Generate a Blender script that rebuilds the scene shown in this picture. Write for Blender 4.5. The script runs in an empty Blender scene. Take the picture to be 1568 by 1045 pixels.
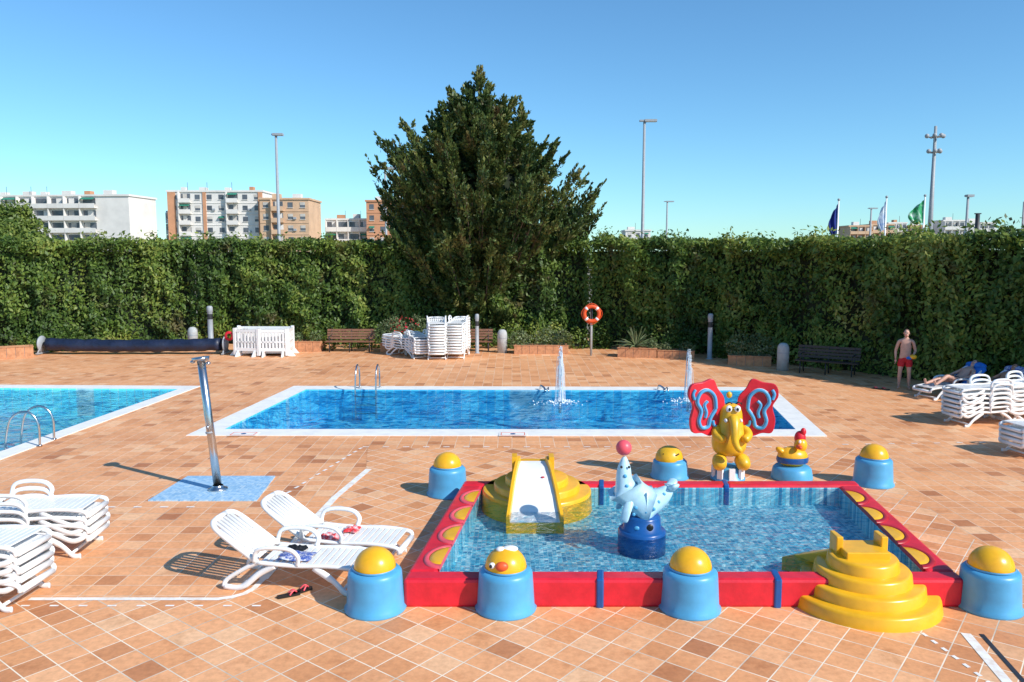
import bpy, bmesh, math, random
import numpy as np
from mathutils import Vector, Matrix
from mathutils.geometry import tessellate_polygon
random.seed(7); rng=np.random.default_rng(11)
R=math.radians
sc=bpy.context.scene
sc.view_settings.view_transform='Standard'; sc.view_settings.look='None'; sc.view_settings.exposure=0

# ---------------------------------------------------------------- materials
def newmat(name):
    m=bpy.data.materials.new(name); m.use_nodes=True
    nt=m.node_tree; nt.nodes.clear()
    out=nt.nodes.new('ShaderNodeOutputMaterial')
    return m,nt,out
def N(nt,t,**k):
    n=nt.nodes.new(t)
    for a,b in k.items(): setattr(n,a,b)
    return n
def L(nt,a,b): nt.links.new(a,b)
def ramp(nt,stops,interp='LINEAR'):
    r=N(nt,'ShaderNodeValToRGB'); r.color_ramp.interpolation=interp
    e=r.color_ramp.elements
    while len(e)<len(stops): e.new(0.5)
    for el,(p,c) in zip(e,stops):
        el.position=p; el.color=(*c,1) if len(c)==3 else c
    return r
def pmat(name,col,rough=0.5,var=0.12,scale=6,metal=0.0,bump=0.0,bscale=40,spec=0.5,dirt=None):
    m,nt,out=newmat(name)
    p=N(nt,'ShaderNodeBsdfPrincipled'); L(nt,p.outputs[0],out.inputs[0])
    p.inputs['Roughness'].default_value=rough; p.inputs['Metallic'].default_value=metal
    p.inputs['Specular IOR Level'].default_value=spec
    tc=N(nt,'ShaderNodeTexCoord'); nz=N(nt,'ShaderNodeTexNoise')
    nz.inputs['Scale'].default_value=scale; nz.inputs['Detail'].default_value=5; nz.inputs['Roughness'].default_value=.6
    L(nt,tc.outputs['Object'],nz.inputs['Vector'])
    lo=tuple(c*(1-var) for c in col) if dirt is None else dirt
    hi=tuple(min(1,c*(1+var*.5)) for c in col)
    r=ramp(nt,[(.3,lo),(.55,col),(.75,hi)]); L(nt,nz.outputs[0],r.inputs[0]); L(nt,r.outputs[0],p.inputs['Base Color'])
    if bump>0:
        n2=N(nt,'ShaderNodeTexNoise'); n2.inputs['Scale'].default_value=bscale; n2.inputs['Detail'].default_value=4
        L(nt,tc.outputs['Object'],n2.inputs['Vector'])
        b=N(nt,'ShaderNodeBump'); b.inputs['Strength'].default_value=bump; b.inputs['Distance'].default_value=.02
        L(nt,n2.outputs[0],b.inputs['Height']); L(nt,b.outputs[0],p.inputs['Normal'])
    return m
def tile_mat(name,size,rot,stops,mortar,msize=.03,rough=.6,dirt=True,bumpd=.006,off=0.0):
    m,nt,out=newmat(name)
    p=N(nt,'ShaderNodeBsdfPrincipled'); L(nt,p.outputs[0],out.inputs[0])
    tc=N(nt,'ShaderNodeTexCoord'); mp=N(nt,'ShaderNodeMapping')
    mp.inputs['Rotation'].default_value=(0,0,rot); mp.inputs['Scale'].default_value=(1/size,)*3
    L(nt,tc.outputs['Object'],mp.inputs[0])
    br=N(nt,'ShaderNodeTexBrick'); br.offset=off; br.squash=1
    br.inputs['Color1'].default_value=(0,0,0,1); br.inputs['Color2'].default_value=(1,1,1,1); br.inputs['Mortar'].default_value=(.5,.5,.5,1)
    br.inputs['Scale'].default_value=1; br.inputs['Mortar Size'].default_value=msize; br.inputs['Mortar Smooth'].default_value=.15
    br.inputs['Brick Width'].default_value=1; br.inputs['Row Height'].default_value=1
    L(nt,mp.outputs[0],br.inputs['Vector'])
    r=ramp(nt,stops); L(nt,br.outputs['Color'],r.inputs[0])
    col=r.outputs[0]
    if dirt:
        for sc_,st in ((.45,[(.3,(.80,.72,.66)),(.5,(.97,.96,.95)),(.72,(1.08,1.10,1.12))]),(14,[(.35,(.86,.84,.82)),(.6,(1.04,1.04,1.04))]),(2.2,[(.34,(.84,.78,.72)),(.44,(1,1,1))])):
            nz=N(nt,'ShaderNodeTexNoise'); nz.inputs['Scale'].default_value=sc_; nz.inputs['Detail'].default_value=8; nz.inputs['Roughness'].default_value=.66
            L(nt,tc.outputs['Object'],nz.inputs['Vector'])
            r2=ramp(nt,st); L(nt,nz.outputs[0],r2.inputs[0])
            mx=N(nt,'ShaderNodeMix',data_type='RGBA',blend_type='MULTIPLY'); mx.inputs[0].default_value=1
            L(nt,col,mx.inputs[6]); L(nt,r2.outputs[0],mx.inputs[7]); col=mx.outputs[2]
    nm=N(nt,'ShaderNodeTexNoise'); nm.inputs['Scale'].default_value=1.3; nm.inputs['Detail'].default_value=4
    L(nt,tc.outputs['Object'],nm.inputs['Vector'])
    rm=ramp(nt,[(.36,tuple(c*.6 for c in mortar)),(.56,mortar)]); L(nt,nm.outputs[0],rm.inputs[0])
    mx=N(nt,'ShaderNodeMix',data_type='RGBA'); L(nt,br.outputs['Fac'],mx.inputs[0]); L(nt,col,mx.inputs[6]); L(nt,rm.outputs[0],mx.inputs[7])
    L(nt,mx.outputs[2],p.inputs['Base Color'])
    p.inputs['Roughness'].default_value=rough
    b=N(nt,'ShaderNodeBump'); b.invert=True; b.inputs['Distance'].default_value=bumpd; b.inputs['Strength'].default_value=.5
    L(nt,br.outputs['Fac'],b.inputs['Height']); L(nt,b.outputs[0],p.inputs['Normal'])
    return m
terra=[(0,(.54,.21,.08)),(.05,(.70,.30,.12)),(.16,(.83,.375,.155)),(.5,(.87,.415,.185)),(.85,(.90,.45,.21)),(1,(.92,.54,.29))]
M_deck=tile_mat('terracotta_tiles',.30,0.0,terra,(.90,.70,.50),.02)
M_diag=tile_mat('terracotta_tiles_diagonal',.31,R(38),terra,(.96,.82,.62),.022)
M_coping=pmat('white_coping_stone',(.88,.86,.80),.6,.12,3,bump=.2)
M_earth=pmat('dry_earth',(.22,.19,.12),.95,.4,.05)
M_poolfloor=tile_mat('pool_floor_tiles',.25,0,[(0,(.05,.48,.76)),(.5,(.07,.58,.84)),(1,(.12,.66,.89))],(.3,.68,.86),.04,.4,False)
M_poolfloor2=tile_mat('pool_floor_tiles_light',.25,0,[(0,(.12,.74,.87)),(.5,(.17,.82,.91)),(1,(.25,.87,.94))],(.5,.85,.9),.04,.4,False)
M_mosaic=tile_mat('kids_pool_mosaic',.06,0,[(0,(.02,.28,.46)),(.25,(.06,.46,.64)),(.6,(.20,.68,.80)),(1,(.62,.90,.92))],(.45,.78,.84),.08,.35,False)
M_mosaic_l=tile_mat('shower_mosaic',.05,0,[(0,(.18,.44,.70)),(.5,(.32,.58,.80)),(1,(.52,.72,.86))],(.55,.65,.75),.08,.4,False)

def water_mat(name,stops,scale,bump=.35,str_=1.0,dist=.6,ani=1.5):
    m,nt,out=newmat(name)
    tc=N(nt,'ShaderNodeTexCoord')
    nz=N(nt,'ShaderNodeTexNoise'); nz.inputs['Scale'].default_value=scale*.7; nz.inputs['Detail'].default_value=3
    L(nt,tc.outputs['Object'],nz.inputs['Vector'])
    va=N(nt,'ShaderNodeVectorMath',operation='MULTIPLY_ADD'); va.inputs[1].default_value=(dist,)*3
    L(nt,nz.outputs['Color'],va.inputs[0]); L(nt,tc.outputs['Object'],va.inputs[2])
    mp=N(nt,'ShaderNodeMapping'); mp.inputs['Scale'].default_value=(1,ani,1); L(nt,va.outputs[0],mp.inputs[0])
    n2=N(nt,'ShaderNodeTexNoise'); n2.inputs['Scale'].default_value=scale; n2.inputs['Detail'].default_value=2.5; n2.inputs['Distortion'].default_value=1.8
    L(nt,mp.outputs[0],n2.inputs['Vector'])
    r=ramp(nt,stops); L(nt,n2.outputs[0],r.inputs[0])  # caustic-like light and dark ripple network painted into the transparent tint
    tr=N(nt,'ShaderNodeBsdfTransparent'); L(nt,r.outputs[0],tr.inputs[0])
    b=N(nt,'ShaderNodeBump'); b.inputs['Strength'].default_value=bump; b.inputs['Distance'].default_value=.12
    n3=N(nt,'ShaderNodeTexNoise'); n3.inputs['Scale'].default_value=scale*1.7; n3.inputs['Detail'].default_value=3; n3.inputs['Distortion'].default_value=.6
    L(nt,mp.outputs[0],n3.inputs['Vector'])
    L(nt,n3.outputs[0],b.inputs['Height'])
    gl=N(nt,'ShaderNodeBsdfGlossy'); gl.inputs['Roughness'].default_value=.05; L(nt,b.outputs[0],gl.inputs['Normal'])
    fr=N(nt,'ShaderNodeFresnel'); fr.inputs['IOR'].default_value=1.33; L(nt,b.outputs[0],fr.inputs['Normal'])
    mu=N(nt,'ShaderNodeMath',operation='MULTIPLY'); mu.inputs[1].default_value=str_; mu.use_clamp=True; L(nt,fr.outputs[0],mu.inputs[0])
    mx=N(nt,'ShaderNodeMixShader'); L(nt,mu.outputs[0],mx.inputs[0]); L(nt,tr.outputs[0],mx.inputs[1]); L(nt,gl.outputs[0],mx.inputs[2])
    L(nt,mx.outputs[0],out.inputs[0])
    return m
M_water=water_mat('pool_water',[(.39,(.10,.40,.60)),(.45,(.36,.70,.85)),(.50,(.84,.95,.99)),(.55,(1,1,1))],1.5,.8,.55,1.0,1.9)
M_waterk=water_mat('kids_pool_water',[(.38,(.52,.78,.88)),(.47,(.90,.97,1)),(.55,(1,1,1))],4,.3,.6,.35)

def leaf_mat(name,stops,nscale=.6,trans=.25,brown=None):
    m,nt,out=newmat(name)
    g=N(nt,'ShaderNodeNewGeometry'); nz=N(nt,'ShaderNodeTexNoise'); nz.inputs['Scale'].default_value=nscale; nz.inputs['Detail'].default_value=5
    L(nt,g.outputs['Position'],nz.inputs['Vector'])
    ma=N(nt,'ShaderNodeMath',operation='MULTIPLY_ADD'); ma.inputs[1].default_value=.42
    L(nt,g.outputs['Random Per Island'],ma.inputs[0])
    mb=N(nt,'ShaderNodeMath',operation='MULTIPLY_ADD'); mb.inputs[1].default_value=1.8; mb.inputs[2].default_value=-.62
    L(nt,nz.outputs[0],mb.inputs[0]); L(nt,mb.outputs[0],ma.inputs[2])
    r=ramp(nt,stops); L(nt,ma.outputs[0],r.inputs[0]); col=r.outputs[0]
    if brown:
        n2=N(nt,'ShaderNodeTexNoise'); n2.inputs['Scale'].default_value=.9; n2.inputs['Detail'].default_value=6; n2.inputs['Roughness'].default_value=.7
        L(nt,g.outputs['Position'],n2.inputs['Vector']); r2=ramp(nt,[(.56,(0,0,0)),(.68,(.75,.75,.75))]); L(nt,n2.outputs[0],r2.inputs[0])
        mx=N(nt,'ShaderNodeMix',data_type='RGBA'); L(nt,r2.outputs[0],mx.inputs[0]); L(nt,col,mx.inputs[6]); mx.inputs[7].default_value=(*brown,1); col=mx.outputs[2]
    p=N(nt,'ShaderNodeBsdfPrincipled'); p.inputs['Roughness'].default_value=.5; p.inputs['Specular IOR Level'].default_value=.35; L(nt,col,p.inputs['Base Color'])
    t=N(nt,'ShaderNodeBsdfTranslucent'); L(nt,col,t.inputs[0])
    mx=N(nt,'ShaderNodeMixShader'); mx.inputs[0].default_value=trans; L(nt,p.outputs[0],mx.inputs[1]); L(nt,t.outputs[0],mx.inputs[2]); L(nt,mx.outputs[0],out.inputs[0])
    return m
M_hedge=leaf_mat('hedge_leaves',[(.05,(.035,.07,.014)),(.35,(.08,.145,.024)),(.6,(.16,.235,.038)),(.85,(.30,.34,.065)),(1,(.40,.40,.12))],.5,.28,brown=(.15,.105,.045))
M_hedged=pmat('foliage_shade_core',(.018,.028,.010),.95,.5,2)  # near-black for solid foliage cores; shade between leaves put into the colour
M_tree=leaf_mat('cypress_leaves',[(.1,(.026,.055,.016)),(.4,(.060,.105,.026)),(.7,(.15,.18,.042)),(1,(.28,.25,.085))],.8,.12,brown=(.20,.12,.05))
M_bushy=leaf_mat('yellow_green_leaves',[(.1,(.07,.12,.02)),(.5,(.15,.21,.035)),(1,(.32,.35,.08))],.8,.25)
M_shrub=leaf_mat('shrub_leaves',[(.1,(.08,.13,.05)),(.5,(.17,.22,.09)),(1,(.32,.34,.2))],1.5)
M_bark=pmat('bark',(.12,.08,.05),.95,.4,8,bump=.6)
M_white=pmat('white_plastic',(.86,.86,.84),.35,.1,3)
M_red=pmat('red_pool_foam',(.76,.018,.035),.38,.28,3.5,bump=.12,bscale=18)
M_pink=pmat('pink_pool_foam',(.85,.10,.13),.4,.15,4)
M_dred=pmat('dark_red_foam',(.45,.012,.02),.4,.15,4)
M_yel=pmat('yellow_fibreglass',(.90,.46,.016),.3,.16,4)
M_yelg=pmat('ochre_yellow_fibreglass',(.84,.47,.02),.35,.25,5)
M_blue=pmat('light_blue_fibreglass',(.09,.38,.64),.38,.16,3)
M_navy=pmat('dark_blue_paint',(.01,.09,.30),.3,.2,5)
M_seal=pmat('seal_pale_blue',(.52,.76,.85),.3,.14,8)
M_steel=pmat('stainless_steel',(.60,.60,.60),.25,.1,10,metal=1.0)
M_grey=pmat('grey_painted_metal',(.36,.38,.40),.5,.12,5)
M_galv=pmat('galvanised_pole',(.34,.36,.37),.5,.12,5)
M_dark=pmat('dark_metal',(.03,.03,.035),.5,.2,5)
M_wood=pmat('brown_wood',(.25,.11,.06),.6,.3,9)
M_woodd=pmat('dark_wood',(.06,.04,.03),.6,.3,9)
M_brick=pmat('terracotta_planter_brick',(.58,.27,.13),.85,.3,9,bump=.4)
M_conc=pmat('bollard_concrete',(.46,.47,.46),.8,.15,7,bump=.2)
M_cover=pmat('pool_cover_navy',(.012,.02,.05),.45,.4,5,bump=.8,bscale=6)
M_orange=pmat('lifebuoy_orange',(.80,.10,.02),.45,.1,6)
M_skin=pmat('skin',(.66,.36,.26),.5,.12,10)
M_skin2=pmat('tanned_skin',(.45,.22,.13),.5,.12,10)
M_hair=pmat('grey_brown_hair',(.10,.06,.045),.7,.3,40)
M_shorts=pmat('red_swim_shorts',(.66,.02,.03),.8,.25,14,bump=.3)
M_bikini=pmat('dark_swimsuit',(.02,.02,.05),.7,.2,10)
M_towel=pmat('blue_towel',(.02,.18,.60),.9,.25,14,bump=.5)
M_towelr=pmat('red_white_cloth',(.70,.03,.04),.9,.3,14,bump=.5,dirt=(.8,.8,.8))
M_btow=pmat('blue_white_cloth',(.05,.10,.35),.9,.3,20,dirt=(.8,.8,.8))
M_eyew=pmat('white_gloss_paint',(.86,.86,.84),.3,.06); M_blk=pmat('black_paint',(.01,.01,.01),.4,.1)
M_foam=pmat('water_spray',(.9,.95,.98),.3,.03)
M_paint=pmat('white_line_paint',(.88,.86,.80),.7,.2,8,dirt=(.74,.62,.50))
M_flower=pmat('red_flowers',(.6,.02,.04),.6,.2)

# ---------------------------------------------------------------- mesh builder
class B:
    def __init__(s): s.v=[];s.f=[];s.mi=[];s.sm=[];s.mats=[]
    def idx(s,m):
        if m not in s.mats: s.mats.append(m)
        return s.mats.index(m)
    def add(s,vs,fs,mat,smooth=False,M=None):
        o=len(s.v)
        for v in vs:
            v=Vector(v)
            if M is not None: v=M@v
            s.v.append(tuple(v))
        i=s.idx(mat)
        for f in fs:
            s.f.append([o+k for k in f]); s.mi.append(i); s.sm.append(smooth)
    def box(s,c,d,mat,M=None,rz=0,rx=0,ry=0):
        T=Matrix.Translation(c)@Matrix.Rotation(rz,4,'Z')@Matrix.Rotation(ry,4,'Y')@Matrix.Rotation(rx,4,'X')
        if M is not None: T=M@T
        x,y,z=[q/2 for q in d]
        vs=[(-x,-y,-z),(x,-y,-z),(x,y,-z),(-x,y,-z),(-x,-y,z),(x,-y,z),(x,y,z),(-x,y,z)]
        s.add(vs,[(3,2,1,0),(4,5,6,7),(0,1,5,4),(1,2,6,5),(2,3,7,6),(3,0,4,7)],mat,False,T)
    def lathe(s,prof,c,mat,seg=40,M=None,smooth=True,a0=0,a1=2*math.pi):
        T=Matrix.Translation(c)
        if M is not None: T=M@T
        full=abs(a1-a0-2*math.pi)<1e-6
        n=seg if full else seg+1
        vs=[];fs=[]
        for r,z in prof:
            for k in range(n):
                a=a0+(a1-a0)*k/seg; vs.append((r*math.cos(a),r*math.sin(a),z))
        for j in range(len(prof)-1):
            for k in range(seg):
                k2=(k+1)%n
                fs.append((j*n+k,j*n+k2,(j+1)*n+k2,(j+1)*n+k))
        s.add(vs,fs,mat,smooth,T)
    def sphere(s,c,r,mat,M=None,seg=24,rings=14,rot=None):
        if not hasattr(r,'__len__'): r=(r,r,r)
        T=Matrix.Translation(c)
        if rot is not None: T=T@rot
        if M is not None: T=M@T
        vs=[];fs=[]
        for j in range(rings+1):
            t=math.pi*j/rings
            for k in range(seg):
                a=2*math.pi*k/seg
                vs.append((r[0]*math.sin(t)*math.cos(a),r[1]*math.sin(t)*math.sin(a),-r[2]*math.cos(t)))
        for j in range(rings):
            for k in range(seg):
                k2=(k+1)%seg; fs.append((j*seg+k,j*seg+k2,(j+1)*seg+k2,(j+1)*seg+k))
        s.add(vs,fs,mat,True,T)
    def tube(s,pts,r,mat,seg=8,M=None,cap=True,flat=1.0):
        pts=[Vector(p) for p in pts]; n=len(pts)
        if not hasattr(r,'__len__'): r=[r]*n
        vs=[];fs=[]; up=Vector((0,0,1)); prev=None
        for i,p in enumerate(pts):
            d=(pts[min(i+1,n-1)]-pts[max(i-1,0)]).normalized()
            if prev is None:
                a=d.cross(up)
                if a.length<.1: a=d.cross(Vector((0,1,0)))
                a.normalize()
            else:
                a=(prev-d*prev.dot(d)).normalized()
            prev=a; b=d.cross(a)
            for k in range(seg):
                t=2*math.pi*k/seg; vs.append(p+a*(r[i]*math.cos(t)*flat)+b*(r[i]*math.sin(t)))
        for i in range(n-1):
            for k in range(seg):
                k2=(k+1)%seg; fs.append((i*seg+k,i*seg+k2,(i+1)*seg+k2,(i+1)*seg+k))
        if cap:
            fs.append(tuple(range(seg))[::-1]); fs.append(tuple((n-1)*seg+k for k in range(seg)))
        s.add(vs,fs,mat,True,M)
    def prism(s,poly,z0,z1,mat,M=None,smooth=False):
        n=len(poly)
        vs=[(x,y,z0) for x,y in poly]+[(x,y,z1) for x,y in poly]
        fs=[tuple(range(n))[::-1],tuple(range(n,2*n))]
        for k in range(n): fs.append((k,(k+1)%n,n+(k+1)%n,n+k))
        s.add(vs,fs,mat,smooth,M)
    def done(s,name,loc=(0,0,0),rz=0,bevel=0,parent=None,sub=0):
        me=bpy.data.meshes.new(name); me.from_pydata(s.v,[],s.f)
        for m in s.mats: me.materials.append(m)
        me.polygons.foreach_set('material_index',s.mi); me.polygons.foreach_set('use_smooth',s.sm)
        me.update()
        bm=bmesh.new(); bm.from_mesh(me); bmesh.ops.recalc_face_normals(bm,faces=bm.faces); bm.to_mesh(me); bm.free()
        o=bpy.data.objects.new(name,me); sc.collection.objects.link(o); o.location=loc; o.rotation_euler=(0,0,rz)
        if bevel:
            md=o.modifiers.new('Bevel','BEVEL'); md.width=bevel; md.segments=2; md.limit_method='ANGLE'; md.angle_limit=R(40)
        if parent: o.parent=parent
        return o
def empty(name,loc=(0,0,0),rz=0):
    e=bpy.data.objects.new(name,None); sc.collection.objects.link(e); e.location=loc; e.rotation_euler=(0,0,rz); return e
def smoothpath(pts,n=6):
    P=[Vector(p) for p in pts]; out=[]
    for i in range(len(P)-1):
        p0=P[max(i-1,0)];p1=P[i];p2=P[i+1];p3=P[min(i+2,len(P)-1)]
        for k in range(n):
            t=k/n
            out.append(.5*((2*p1)+(-p0+p2)*t+(2*p0-5*p1+4*p2-p3)*t*t+(-p0+3*p1-3*p2+p3)*t**3))
    out.append(P[-1]); return out

# ---------------------------------------------------------------- ground, deck, pools
MP_OUT=[(-7.22,17.32),(6.96,17.26),(7.85,23.75),(-6.65,24.0)]
MP_IN=[(-6.59,17.95),(6.50,17.92),(7.22,23.15),(-6.12,23.35)]
LP_OUT=[(-9.48,24.0),(-45,25.2),(-46,4.6),(-10.62,5.0)]
LP_IN=[(-9.93,23.4),(-44,24.6),(-45,5.2),(-11.05,5.6)]
def sheet(name,outer,holes,z,mat):
    loops=[[Vector((x,y,0)) for x,y in l] for l in [outer]+holes]
    tris=tessellate_polygon(loops); vs=[(p.x,p.y,z) for l in loops for p in l]
    me=bpy.data.meshes.new(name)
    me.from_pydata(vs,[],[tuple(t) for t in tris]); me.materials.append(mat)
    bm=bmesh.new(); bm.from_mesh(me)
    for f in bm.faces:
        f.normal_update()
        if f.normal.z<0: f.normal_flip()
    bm.to_mesh(me); bm.free()
    o=bpy.data.objects.new(name,me); sc.collection.objects.link(o); return o
sheet('ground',[(-4000,-300),(4000,-300),(4000,6000),(-4000,6000)],[MP_OUT,LP_OUT],0,M_earth)
sheet('terracotta_deck',[(-60,-12),(40,-12),(40,40),(-60,40)],[MP_OUT,LP_OUT],.004,M_deck)
DG=[(-9.6,-3),(12,-3),(12,8.2),(6.4,8.6),(6.6,12.4),(7.1,16.2),(-3.0,16.2),(-2.72,14.5),(-2.92,12.8),(-3.0,11.6),(-3.05,9.6),(-3.1,9.25),(-3.2,9.0),(-3.38,8.87),(-5.5,8.87),(-9.6,8.87)]
sheet('diagonal_tile_paving',DG,[],.008,M_diag)
def pool(name,out,inn,depth,floor,wl):
    b=B(); n=4
    vs=[(x,y,.02) for x,y in out]+[(x,y,.02) for x,y in inn]+[(x,y,-depth) for x,y in inn]+[(x,y,-.3) for x,y in out]
    fs=[]
    for k in range(4):
        k2=(k+1)%4
        fs.append((k,k2,4+k2,4+k)); 
    b.add(vs,fs,M_coping)
    b.add(vs,[(k,(k+1)%4,12+(k+1)%4,12+k) for k in range(4)],M_coping)
    b.add(vs,[(4+k,4+(k+1)%4,8+(k+1)%4,8+k) for k in range(4)]+[(8,9,10,11)],floor)
    b.done(name)
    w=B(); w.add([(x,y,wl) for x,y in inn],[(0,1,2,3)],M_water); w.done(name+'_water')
pool('swimming_pool',MP_OUT,MP_IN,.9,M_poolfloor,-.025)
pool('large_swimming_pool',LP_OUT,LP_IN,.8,M_poolfloor2,-.025)

def line(b,pts,w,z,mat):
    for a,c in zip(pts[:-1],pts[1:]):
        a=Vector((a[0],a[1]));c=Vector((c[0],c[1]));d=(c-a).normalized();n=Vector((-d.y,d.x))*w/2
        e=d*w*.3
        b.add([(*(a-e+n),z),(*(a-e-n),z),(*(c+e-n),z),(*(c+e+n),z)],[(0,1,2,3)],mat)
b=B()
z=.0125
pts=[(-5.6,8.90),(-3.42,8.90),(-3.28,8.95),(-3.16,9.05),(-3.10,9.2),(-3.07,9.5),(-3.0,11.6),(-2.92,12.8),(-2.68,14.5)]
for i,(a,c) in enumerate(zip(pts[:-1],pts[1:])): line(b,[a,c],.075 if i<5 else .12,z+.0006*i,M_paint)
b.done('white_drain_line')
b=B(); line(b,[(4.80,8.02),(4.60,6.8)],.10,z,M_paint); line(b,[(4.96,8.02),(4.76,6.8)],.05,z,M_dark); b.done('white_paving_strip')
b=B()
random.seed(3)
for i in range(22):
    x=-3.1+i*.42
    line(b,[(x,16.28),(x+.10,16.28)],.05,z,M_paint)
for i in range(14):
    t=i/13; x=-3.9+.75*t; y=12.5+3.6*t
    line(b,[(x,y),(x+.03,y+.09)],.05,z,M_paint)
for i in range(8):
    line(b,[(-8.1+i*.42,12.3),(-8.0+i*.42,12.3)],.05,z,M_paint)
for i in range(9): line(b,[(-5.6+i*.33,8.72),(-5.52+i*.33,8.72)],.035,z,M_paint)
for i in range(10): line(b,[(7.0+i*.5,16.5+i*.03),(7.1+i*.5,16.5+i*.03)],.05,z,M_paint)
for i in range(9): line(b,[(4.35+.02*i,8.05-i*.16),(4.36+.02*i,8.0-i*.16)],.04,z,M_paint)
b.done('white_paving_dashes')
b=B()
for (x,y) in [(-5.98,17.42),(0.02,17.40),(4.9,17.38)]:
    b.box((x,y,.026),(.62,.34,.008),M_coping); 
    for q in(-.26,.26): b.box((x+q,y,.031),(.015,.28,.004),M_orange)
    for q in(-.14,.14): b.box((x,y+q,.031),(.5,.015,.004),M_orange)
    b.lathe([(.0,.0),(.06,.0)],(x,y,.034),M_navy,16)
b.done('pool_depth_marker')

# ---------------------------------------------------------------- kids pool
X0,X1,Y0,Y1=-1.24,5.14,8.68,12.66; H=.34
Xi0,Xi1,Yi0,Yi1=-.90,4.80,8.94,12.40
S=Matrix.Identity(4); S[0][1]=.115; S[0][3]=-.115*8.68
kp=empty('childrens_pool')
b=B()
segs=[X0,1.0,3.02,X1]
for a_,c_ in zip(segs[:-1],segs[1:]):
    b.box(((a_+c_)/2,(Y0+Yi0)/2,H/2),(c_-a_-.006,Yi0-Y0,H),M_red,S)
    b.box(((a_+c_)/2,(Yi1+Y1)/2,H/2),(c_-a_-.006,Y1-Yi1,H),M_red,S)
for xa,xb in((X0,Xi0),(Xi1,X1)):
    b.box(((xa+xb)/2,(Yi0+Yi1)/2,H/2-.002),(xb-xa,Yi1-Yi0-.004,H-.004),M_red,S)
b.done('padded_wall',bevel=.04,parent=kp)
b=B()
for x in (1.0,3.02): b.box((x,Y0+.13,H/2+.003),(.085,.30,H+.012),M_navy,S)
for x in (1.0,3.0): b.box((x,Y1-.12,H/2+.003),(.085,.32,H+.012),M_navy,S)
b.done('wall_straps',bevel=.02,parent=kp)
b=B()
ys=[9.38,10.18,10.98,11.78]
for y in ys:
    for side in(-1,1):
        cx=(Xi0+.01) if side<0 else (Xi1-.01)
        a0=R(90) if side<0 else R(-90)
        Sc=S@Matrix.Translation((cx,y,H-.012))@Matrix.Diagonal((.74,1.1,.36,1))
        mt=M_pink if side<0 else M_dred
        b.lathe([(.345,0),(.345,.045),(.31,.07),(.265,.07),(.262,.045)],(0,0,0),mt,24,Sc,True,a0,a0+math.pi)
        b.lathe([(.262,.02),(.255,.06),(.18,.08),(0,.09)],(0,0,0),M_yel,24,Sc,True,a0,a0+math.pi)
        b.add([(0,-.345,-.1),(0,.345,-.1),(0,.345,.045),(0,.18,.08),(0,0,.09),(0,-.18,.08),(0,-.345,.045)],[(0,1,2,3,4,5,6)],mt,False,Sc)
b.done('scallop_pads',parent=kp)
b=B()
b.add([(Xi0,Yi0,.014),(Xi1,Yi0,.014),(Xi1,Yi1,.014),(Xi0,Yi1,.014)],[(0,1,2,3)],M_mosaic,False,S)
b.done('mosaic_floor',parent=kp)
b=B()
e=.004
for (xa,ya,xb,yb) in((Xi0+e,Yi0+e,Xi1-e,Yi0+e),(Xi1-e,Yi0+e,Xi1-e,Yi1-e),(Xi1-e,Yi1-e,Xi0+e,Yi1-e),(Xi0+e,Yi1-e,Xi0+e,Yi0+e)):
    b.add([(xa,ya,.01),(xb,yb,.01),(xb,yb,.295),(xa,ya,.295)],[(0,1,2,3)],M_mosaic,False,S)
b.done('mosaic_walls',parent=kp)
WL=.282
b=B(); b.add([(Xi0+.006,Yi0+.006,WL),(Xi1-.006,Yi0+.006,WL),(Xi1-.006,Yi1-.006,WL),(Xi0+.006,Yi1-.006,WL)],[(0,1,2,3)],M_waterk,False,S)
b.done('shallow_water',parent=kp)

def pedestal(x,y,h=.47,spot=None):
    b=B()
    b.lathe([(.0,0),(.345,0),(.352,.03),(.325,.06),(.318,.2),(.305,h-.07),(.30,h-.03),(.27,h),(.20,h+.008),(0,h+.01)],(0,0,0),M_blue,48)
    b.lathe([(.232,h-.0),(.25,h+.012),(.24,h+.028)],(0,0,0),M_blue,40)
    b.sphere((0,0,h+.02),(.235,.235,.225),M_yel,seg=40,rings=24)
    if spot=='face':
        b.sphere((-.04,-.20,h+.10),(.075,.05,.055),M_orange); b.sphere((-.15,-.17,h+.10),(.035,.03,.035),M_eyew); b.sphere((-.165,-.195,h+.10),(.018,.015,.02),M_blk)
        b.sphere((.05,0,h+.23),(.09,.06,.035),M_eyew); b.sphere((-.06,-.02,h+.23),(.05,.05,.03),M_eyew)
    if spot=='brown':
        b.sphere((-.03,-.02,h+.025),(.236,.237,.226),M_yelg,seg=32,rings=18)
        for k in(-.06,.05): b.tube(smoothpath([(k-.1,-.17,h+.14),(k,-.21,h+.12),(k+.07,-.2,h+.15)]),.012,M_blk)
    return b.done('dome_pedestal',(x,y,.0))
pedestal(-1.55,8.68); pedestal(-.07,8.68,spot='face'); pedestal(2.02,8.68); pedestal(5.43,8.70)
pedestal(-1.08,13.02); pedestal(2.85,14.05,.33,spot='brown'); pedestal(6.32,13.6)

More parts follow.
